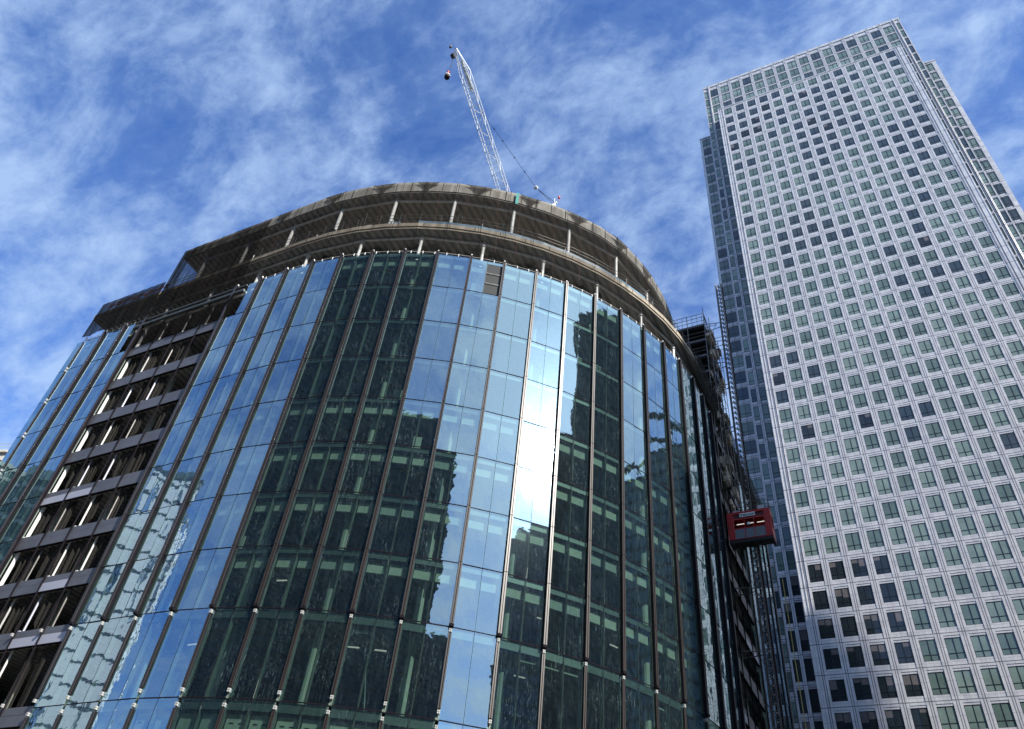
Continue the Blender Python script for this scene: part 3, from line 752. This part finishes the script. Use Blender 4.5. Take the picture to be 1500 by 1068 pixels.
for i in range(nb_):
    u0, u1 = i / nb_, (i + 1) / nb_
    for a, b in ((-1, 0), (1, 0), (-1, 1), (1, 1)): s.tube(jp(u0, a, b), jp(u1, a, b), .065, 6)
    for p, q, sd_ in (((-1, 0), (1, 0), 0), ((-1, 0), (-1, 1), 1), ((1, 0), (1, 1), 1), ((-1, 1), (1, 1), 0)):
        if not sd_: s.tube(jp(u0, *p), jp(u0, *q), .034, 5); um = (u0 + u1) / 2; s.tube(jp(um, *p), jp(um, *q), .026, 5)
        s.tube(jp(u0, *(p if i % 2 else q)), jp(u1, *(q if i % 2 else p)), .018 if sd_ else .028, 5)
s.build('jib', M['crane'], K)
s = MB(); 
for u0, u1 in ((.76, .93),):
    a = [jp(u0, .1, .1), jp(u0, .85, .1), jp(u1, .85, .1), jp(u1, .1, .1)]; b = [jp(u0, .1, .22), jp(u0, .85, .22), jp(u1, .85, .22), jp(u1, .1, .22)]
    s.hexa(a + b)
s.build('jib_sheet', M['crane'], K)
# tip fitting
tl = Tp
s = MB(); lamp_p = unitray(660, 68) * 61.5 + Vector((0, 0, CAMZ)); s.tube(L3(tl), L3(lamp_p), .03, 4); s.tube(L3(lamp_p + Vector((0, 0, .35))), L3(lamp_p - Vector((0, 0, .35))), .2, 8)
sh = unitray(664, 82) * 61.3 + Vector((0, 0, CAMZ)); s.tube(L3(sh + side * .3), L3(sh - side * .3), .45, 10); s.tube(L3(tl), L3(sh), .06, 5)
s.build('tip_sheave', M['crane_dark'], K)
hk = unitray(656, 117) * 61.6 + Vector((0, 0, CAMZ)); hk2 = Vector((sh.x, sh.y, hk.z))
s = MB(); s.tube(L3(sh), L3(Vector((hk2.x, hk2.y, hk.z + 1.6))), .02, 4); s.tube(L3(sh + side * .25), L3(Vector((hk2.x, hk2.y, hk.z + 1.6)) + side * .25), .03, 4); s.build('hoist_rope', M['cable'], K)
s = MB(); s.tube(L3(hk2), L3(hk2 + Vector((0, 0, .55))), .42, 16); hb = s.build('hook_block', M['black'], K)
s = MB(); s.tube(L3(hk2 + Vector((0, 0, .55))), L3(hk2 + Vector((0, 0, .7))), .44, 16); s.build('white_rim', M['whitebright'], hb)
s = MB(); s.tube(L3(hk2 + Vector((0, 0, .7))), L3(hk2 + Vector((0, 0, 1.9))), .12, 8, r2=.2)
for q in range(3): s.tube(L3(hk2 + Vector((-.25, 0, .9 + q * .4))), L3(hk2 + Vector((.25, 0, .9 + q * .4))), .12, 8)
s.build('swivel', M['rust' if False else 'red'], hb)
# pendants, a-frame
ap = unitray(812, 298) * 84 + Vector((0, 0, CAMZ)); pj = Rt + (Tp - Rt) * .70 + upv * hh; nd = unitray(785, 275) * 80.5 + Vector((0, 0, CAMZ))
s = MB(); s.tube(L3(pj), L3(nd), .035, 5)
for u in (.28, .42, .62, .80):
    c = pj.lerp(nd, u); d = (nd - pj).normalized() * .16; s.tube(L3(c - d), L3(c + d), .09, 6)
for o_ in (-.22, .22): s.tube(L3(nd), L3(ap + side * o_), .045, 5)
s.build('pendant', M['cable'], K)
s = MB(); s.tube(L3(nd - side * .3), L3(nd + side * .3), .3, 10); s.tube(L3(nd - Vector((0, 0, .1))), L3(nd + Vector((0, 0, .5))), .16, 6); s.build('pulley_block', M['white'], K)
s = MB(); deckp = Vector((Rt.x, Rt.y, Rt.z - 1.2)); away = Vector((-dj.x, -dj.y, 0)).normalized() * -1
for o_ in (-.9, .9): s.tube(L3(deckp + side * o_), L3(ap + side * o_ * .3), .14, 6); s.tube(L3(deckp + away * 7 + side * o_), L3(ap + side * o_ * .3), .1, 6)
s.tube(L3(ap - side * .5), L3(ap + side * .5), .25, 8); s.tube(L3(ap), L3(ap + Vector((0, 0, 1.5))), .05, 5); s.build('a_frame', M['crane'], K)
s = MB(); s.tube(L3(ap + side * .9), L3(ap + side * .9 + Vector((0, 0, 1.1))), .05, 5); s.tube(L3(ap + side * .9 + Vector((0, 0, 1.0))), L3(ap + side * .9 + Vector((0, 0, 1.5))), .22, 8); s.build('beacon', M['red'], K)
s = MB(); d0 = deckp - away * 1.5; d1 = deckp + away * 8
s.hexa([L3(d0 + side * 1.2 - Vector((0, 0, .5))), L3(d1 + side * 1.2 - Vector((0, 0, .5))), L3(d1 - side * 1.2 - Vector((0, 0, .5))), L3(d0 - side * 1.2 - Vector((0, 0, .5))), L3(d0 + side * 1.2), L3(d1 + side * 1.2), L3(d1 - side * 1.2), L3(d0 - side * 1.2)]); s.build('machinery_deck', M['crane_dark'], K)
s = MB(); hm = .9; ht_ = deckp.z - base.z
for x in (-hm, hm):
    for y in (-hm, hm): s.tube((x, y, 0), (x, y, ht_), .1, 6)
z = 0
while z < ht_ - 2:
    for a, b in (((-hm, -hm), (hm, -hm)), ((hm, -hm), (hm, hm)), ((hm, hm), (-hm, hm)), ((-hm, hm), (-hm, -hm))): s.tube((*a, z), (*b, z), .05, 5); s.tube((*a, z), (*b, z + 2), .05, 5)
    z += 2
s.build('mast', M['crane'], K)

# ------------------------------------------------------------------ the pale steel tower
T = thing('pale_steel_tower', (47.69, 100.81, 0), A30, 'very tall pale steel office tower with a grid of square green windows and stepped top', 'tower')
Z0, RH, BW = 190.5, 4.22, 3.0
def tw(x, y, z): return (47.69 + x * E1[0] + y * E2[0], 100.81 + x * E1[1] + y * E2[1], z)
s = MB()
# P0 front bay, P1 shaft, P2 wings: dark backing volumes
s.box(-.80 * BW, 13.90 * BW, .36, 4, 0, 192.6, 1); s.box(-1.85 * BW, 15.0 * BW, 3.36, 8, 0, 211.0, 1); s.box(-2.99 * BW, 16.2 * BW, 7.26, 50, 0, 192.7, 1); s.box(-1.8 * BW, 14.95 * BW, 8, 48, 0, 210.9, 1)
s.build('inner_wall', [M['clad'], M['wframe']], T)
def facade(y0, xa, xb, wins, ww, wh, ztop, rows, name='cladding', proud=.05):
    """grid of piers and spandrels leaving the openings free; wins = list of (centre x, width)"""
    s = MB(); edges = [xa]
    for c, w in wins: edges += [c - w / 2, c + w / 2]
    edges.append(xb)
    for a, b in zip(edges[0::2], edges[1::2]):
        if b - a > .02: s.box(a, b, y0, y0 + .35, 0, ztop)
    zc = [Z0 - RH * r for r in rows]
    tops = [ztop] + [z - wh / 2 for z in zc]; bots = [z + wh / 2 for z in zc] + [0]
    for (c, w) in wins:
        for zt, zb in zip(tops, bots):
            if zt - zb > .02:
                s.box(c - w / 2, c + w / 2, y0 + proud, y0 + .35, zb, zt)
                if zt - zb < 3: s.box(c - w / 2, c + w / 2, y0 + .005, y0 + proud, zb + .30, zb + .72)
    return s.build(name, M['clad'], T)
W0, HW = 1.98, 2.82
facade(0, -.85 * BW, 13.95 * BW, [(c * BW, W0) for c in range(14)], W0, HW, 192.9, range(0, 45))
# ribs at the two corners of the front bay
for x in (-.80 * BW, -.62 * BW, -.44 * BW, 13.44 * BW, 13.62 * BW, 13.88 * BW):
    s = MB(); s.box(x - .05, x + .05, -.07, .0, 0, 192.9); s.build('corner_rib', M['clad'], T)
p1w = [(-1.69 * BW, 1.05)] + [(c * BW, 2.25) for c in range(-1, 15)] + [(14.82 * BW, .95)]
facade(3, -1.9 * BW, 15.05 * BW, p1w, 2.2, 3.1, 211.3, range(-4, 45), proud=.12)
facade(6.9, -3.04 * BW, 16.25 * BW, [(-2.5 * BW, 2.05), (-1.7 * BW, .9), (14.9 * BW, .9), (15.62 * BW, 2.05)], 2, HW, 193.0, range(0, 45), proud=.12)
for x in (-1.43 * BW, -1.37 * BW, 14.57 * BW, 14.63 * BW):
    s = MB(); s.tube((x, 2.93, 0), (x, 2.93, 211.3), .10, 8); s.build('corner_rib', M['clad'], T)
s = MB(); s.box(-1.94 * BW, 15.09 * BW, 2.93, 49, 211.0, 211.9); s.box(-.88 * BW, 13.98 * BW, -.05, 3.3, 192.75, 193.1); s.box(-3.07 * BW, 16.28 * BW, 6.84, 50, 192.85, 193.3); s.build('coping', M['clad'], T)
random.seed(5)
wn_items = []
def win(cx, y0, zc, w, h, kind, mull=True):
    b = MB(); x0, x1, z0, z1 = cx - w / 2, cx + w / 2, zc - h / 2, zc + h / 2; f = .055
    yf, yb = y0 + .06, y0 + .15
    b.box(x0, x0 + f, yf, yb, z0, z1, 0); b.box(x1 - f, x1, yf, yb, z0, z1, 0); b.box(x0 + f, x1 - f, yf, yb, z0, z0 + f, 0); b.box(x0 + f, x1 - f, yf, yb, z1 - f, z1, 0)
    zt = z0 + h * .27; b.box(x0 + f, x1 - f, yf + .01, yb - .002, zt, zt + .07, 0)
    if mull: b.box(cx - .04, cx + .04, yf + .005, yb - .004, z0 + f, z1 - f, 0)
    parts_x = [(x0 + f, cx - .04), (cx + .04, x1 - f)] if mull else [(x0 + f, x1 - f)]
    for a, c in parts_x:
        dz = random.gauss(0, .004); dx = random.gauss(0, .004)
        yg = y0 + .105
        for zb_, zt_, part in ((z0 + f, zt, 0), (zt + .07, z1 - f, 1)):
            k = kind
            if part == 1 and kind == 2 and random.random() < .45:     # half drawn blind
                zm = zt_ - (zt_ - zb_) * random.uniform(.25, .7)
                b.quad([(a, yg, zb_), (c, yg, zb_), (c, yg, zm), (a, yg, zm)], 2); b.quad([(a, yg - .001, zm), (c, yg - .001, zm), (c, yg - .001, zt_), (a, yg - .001, zt_)], 4)
            else:
                kk = {0: 1, 1: 3, 2: 2, 3: 5}[k]
                b.quad([(a, yg - dx, zb_), (c, yg + dx, zb_), (c, yg + dx - dz, zt_), (a, yg - dx - dz, zt_)], kk)
    c = tw(cx, y0, zc); wn_items.append((pxsize(c, (tw(cx, y0, z0), tw(cx, y0, z1)), w), b, [M['wframe'], M['w_green'], M['w_dark'], M['w_green2'], M['w_tan'], M['w_blue']]))
M['w_tan'] = winmat('half_drawn_tan_blind', (.15, .135, .13))
def kindof(c, r):
    if r >= 31 and c <= 3: return 2  # shadowed lower-left corner: its shade is put into the pane colour
    # drawn blinds dominate low down, open windows come in runs higher up
    t = -.15 + math.sin(c * .9 + r * .35) + math.sin(c * .37 - r * .61 + 2) + random.gauss(0, .9) + (24 - r) * .075
    if t > 3.6 or random.random() < .02: return 2
    if t > 1.7: return 3
    return 1 if t < -.6 else 0
for c in range(14):
    for r in range(45): win(c * BW, 0, Z0 - RH * r, W0, HW, kindof(c, r))
for c, w in p1w:
    ci = c / BW
    for r in range(-4, 45):
        if r > -1 and -.5 < ci < 13.5: continue
        win(c, 3, Z0 - RH * r, w, 3.1, random.choice((0, 0, 1, 3)) if r < 31 or ci > 5 else 2, w > 1.5)  # low left panes also darkened by colour to follow the cast shadow
for c, w in ((-2.5 * BW, 2.05), (-1.7 * BW, .9), (14.9 * BW, .9), (15.62 * BW, 2.05)):
    for r in range(45): win(c, 6.9, Z0 - RH * r, w, HW, random.choice((0, 0, 3, 1)), w > 1.5)
emit_split(wn_items, 'window', T)

# ------------------------------------------------------------------ buildings round the square (seen reflected in the curved glass)
def block(name, a, b, depth, h, label, mw, mg, fh=4.0, bw=3.0, cat='office block', bh=(.5, .35)):
    """a,b = ends of the face turned to the square (world xy); the volume lies behind it"""
    a, b = Vector(b), Vector(a); L = (b - a).length; ang = math.atan2(b.y - a.y, b.x - a.x)
    t = thing(name, (a.x, a.y, 0), ang, label, cat)
    s = MB(); s.box(.15, L - .15, -depth, -.15, 0, h - .2); s.build('glazing', mg, t)
    s = MB(); z = fh
    while z < h - 1: s.box(0, L, -depth - .1, 0, z - bh[0], z + bh[1]); z += fh
    s.box(-.1, L + .1, -depth - .2, .1, h - .9, h); s.build('floor_band', mw, t)
    s = MB(); x = 0
    while x <= L: s.box(x - .12, x + .12, -.1, .12, 0, h - .5); x += bw
    s.build('mullion', mw, t)
    s = MB(); s.box(L * .2, L * .8, -depth * .8, -depth * .2, h, h + 4); s.build('plant_room', mw, t)
    return t
MG = winmat('dark_tower_glass', (.013, .044, .060), .3, .3); MWd = pbr('dark_tower_bands', (.024, .054, .068), .6, 0, .3)
MWw = pbr('white_ribbed_cladding', (.92, .93, .94), .5, .1, .08); MGw = winmat('pale_glass', (.20, .24, .26), .2); MGg = winmat('green_glass', (.10, .17, .16), .2); MWg = pbr('pale_green_stone', (.42, .46, .40), .7)
MGb = winmat('blue_tower_glass', (.03, .075, .12), .2, .4); MWb = pbr('blue_tower_bands', (.03, .05, .08), .5)
block('dark_glass_tower', (-33.5, -42.5), (-95.8, 5.5), 8, 158, 'huge near-black tower mirrored in the dark left half of the bow', MWd, MG, cat='tower')
tb = block('hipped_office_tower', (9.4, -46), (-32, -44), 30, 100, 'tower with a stepped, hipped top mirrored as a dark peak in the glass', MWd, MG, cat='tower')
s = MB(); s.box(.3, 17.3, -28, -.3, 100, 107.8); s.hexa([(.3, -28, 107.8), (17.3, -28, 107.8), (17.3, -.3, 107.8), (.3, -.3, 107.8), (10, -18, 110.6), (15, -18, 110.6), (15, -6, 110.6), (10, -6, 110.6)]); s.build('hipped_roof', MWd, tb)
block('slim_blue_tower', (28, -103), (14, -103), 14, 82, 'slim blue tower mirrored low beside the dark peak', MWb, MGb, cat='tower')
block('dark_office_slab', (76, 32), (60, 4), 22, 126, 'dark slab mirrored in the bays right of the sun glare', MWd, MG, cat='tower')
block('dark_office_slab', (85, -12), (77, -21), 14, 113, 'lower dark slab mirrored just left of the tall one, behind its edge', MWd, MG, cat='tower')
block('blue_glass_tower', (148, -23), (126, -45), 20, 171, 'blue glass tower that throws the shadow on the foot of the pale tower', MWb, MGb, cat='tower')
ta = block('arched_roof_hall', (135, 100), (160, 15), 30, 140, 'dark building with arched roof ribs mirrored low in the right bays', MWd, MGg, cat='hall')
s = MB(); prev = None
for q in range(25):
    x = q / 24 * 88; z = 140 + 14 * math.sin(q / 24 * math.pi) ** .8
    if prev: s.tube((prev[0], 0, prev[1]), (x, 0, z), .9, 6); s.tube((prev[0], -12, prev[1]), (x, -12, z), .9, 6)
    if q % 3 == 0: s.tube((x, 0, 139), (x, 0, z), .4, 5)
    prev = (x, z)
s.build('roof_arch', MWd, ta)
block('small_round_topped_tower', (100, -68), (88, -76), 14, 116, 'slim blue tower mirrored under the sun glare', MWb, MGb, cat='tower')
block('glass_podium_block', (118, -48), (62, -88), 20, 76, 'broad dark block mirrored at the foot of the glare bay', MWd, MGb)
MWs = winmat('white_building_strip_window', (.10, .14, .18), .25)
block('white_ribbed_building', (-140, 28), (-144.5, 46), 25, 99, 'bright white ribbed building mirrored as wavy lines on the left', MWs, MWw, 4.6, 9.0, bh=(.16, .2))
block('green_glass_building', (-141, 47.5), (-144, 78), 25, 87, 'pale green building mirrored at the lower left edge', MWg, MGg, 4, 2.5)
block('low_square_building', (60, -90), (-30, -90), 20, 42, 'low dark block across the square mirrored near the bottom', MWd, MG)
# far pale stone building at the left edge
d = unitray(8, 664); c = d * 150
st = thing('stone_building', (c.x, c.y, 0), rad(-12), 'pale stone building with cornice and roof railing at the far left edge', 'building')
zt = c.length and 1.6 + d.z * 150
s = MB(); s.box(-30, 0, 0, 30, 0, zt); s.build('wall', M['stone'], st)
s = MB(); s.box(-30.5, .5, -.5, 30.5, zt, zt + .5); s.box(-30.2, .2, -.2, 30.2, zt - 1.6, zt - 1.2); s.build('cornice', M['stone'], st)
s = MB(); s.box(-29.6, -.4, .4, 29.6, zt + .5, zt + 1.1); s.build('roof_edge', pbr('brown_roof', (.12, .08, .06), .8), st)
s = MB()
for z in (zt + 1.7, zt + 2.4): s.tube((-30, .3, z), (0, .3, z), .05, 5); s.tube((0, .3, z), (0, 29, z), .05, 5)
for q in range(11): s.tube((-q * 3, .3, zt + .5), (-q * 3, .3, zt + 2.4), .05, 5); s.tube((0, .3 + q * 2.8, zt + .5), (0, .3 + q * 2.8, zt + 2.4), .05, 5)
s.build('railing', M['white'], st)
s = MB()
for q in range(8):
    for z in range(6): s.box(-28 + q * 3.6, -26.4 + q * 3.6, -.03, .2, zt - 5.5 - z * 4, zt - 3 - z * 4)
s.build('window_pane', MG, st)
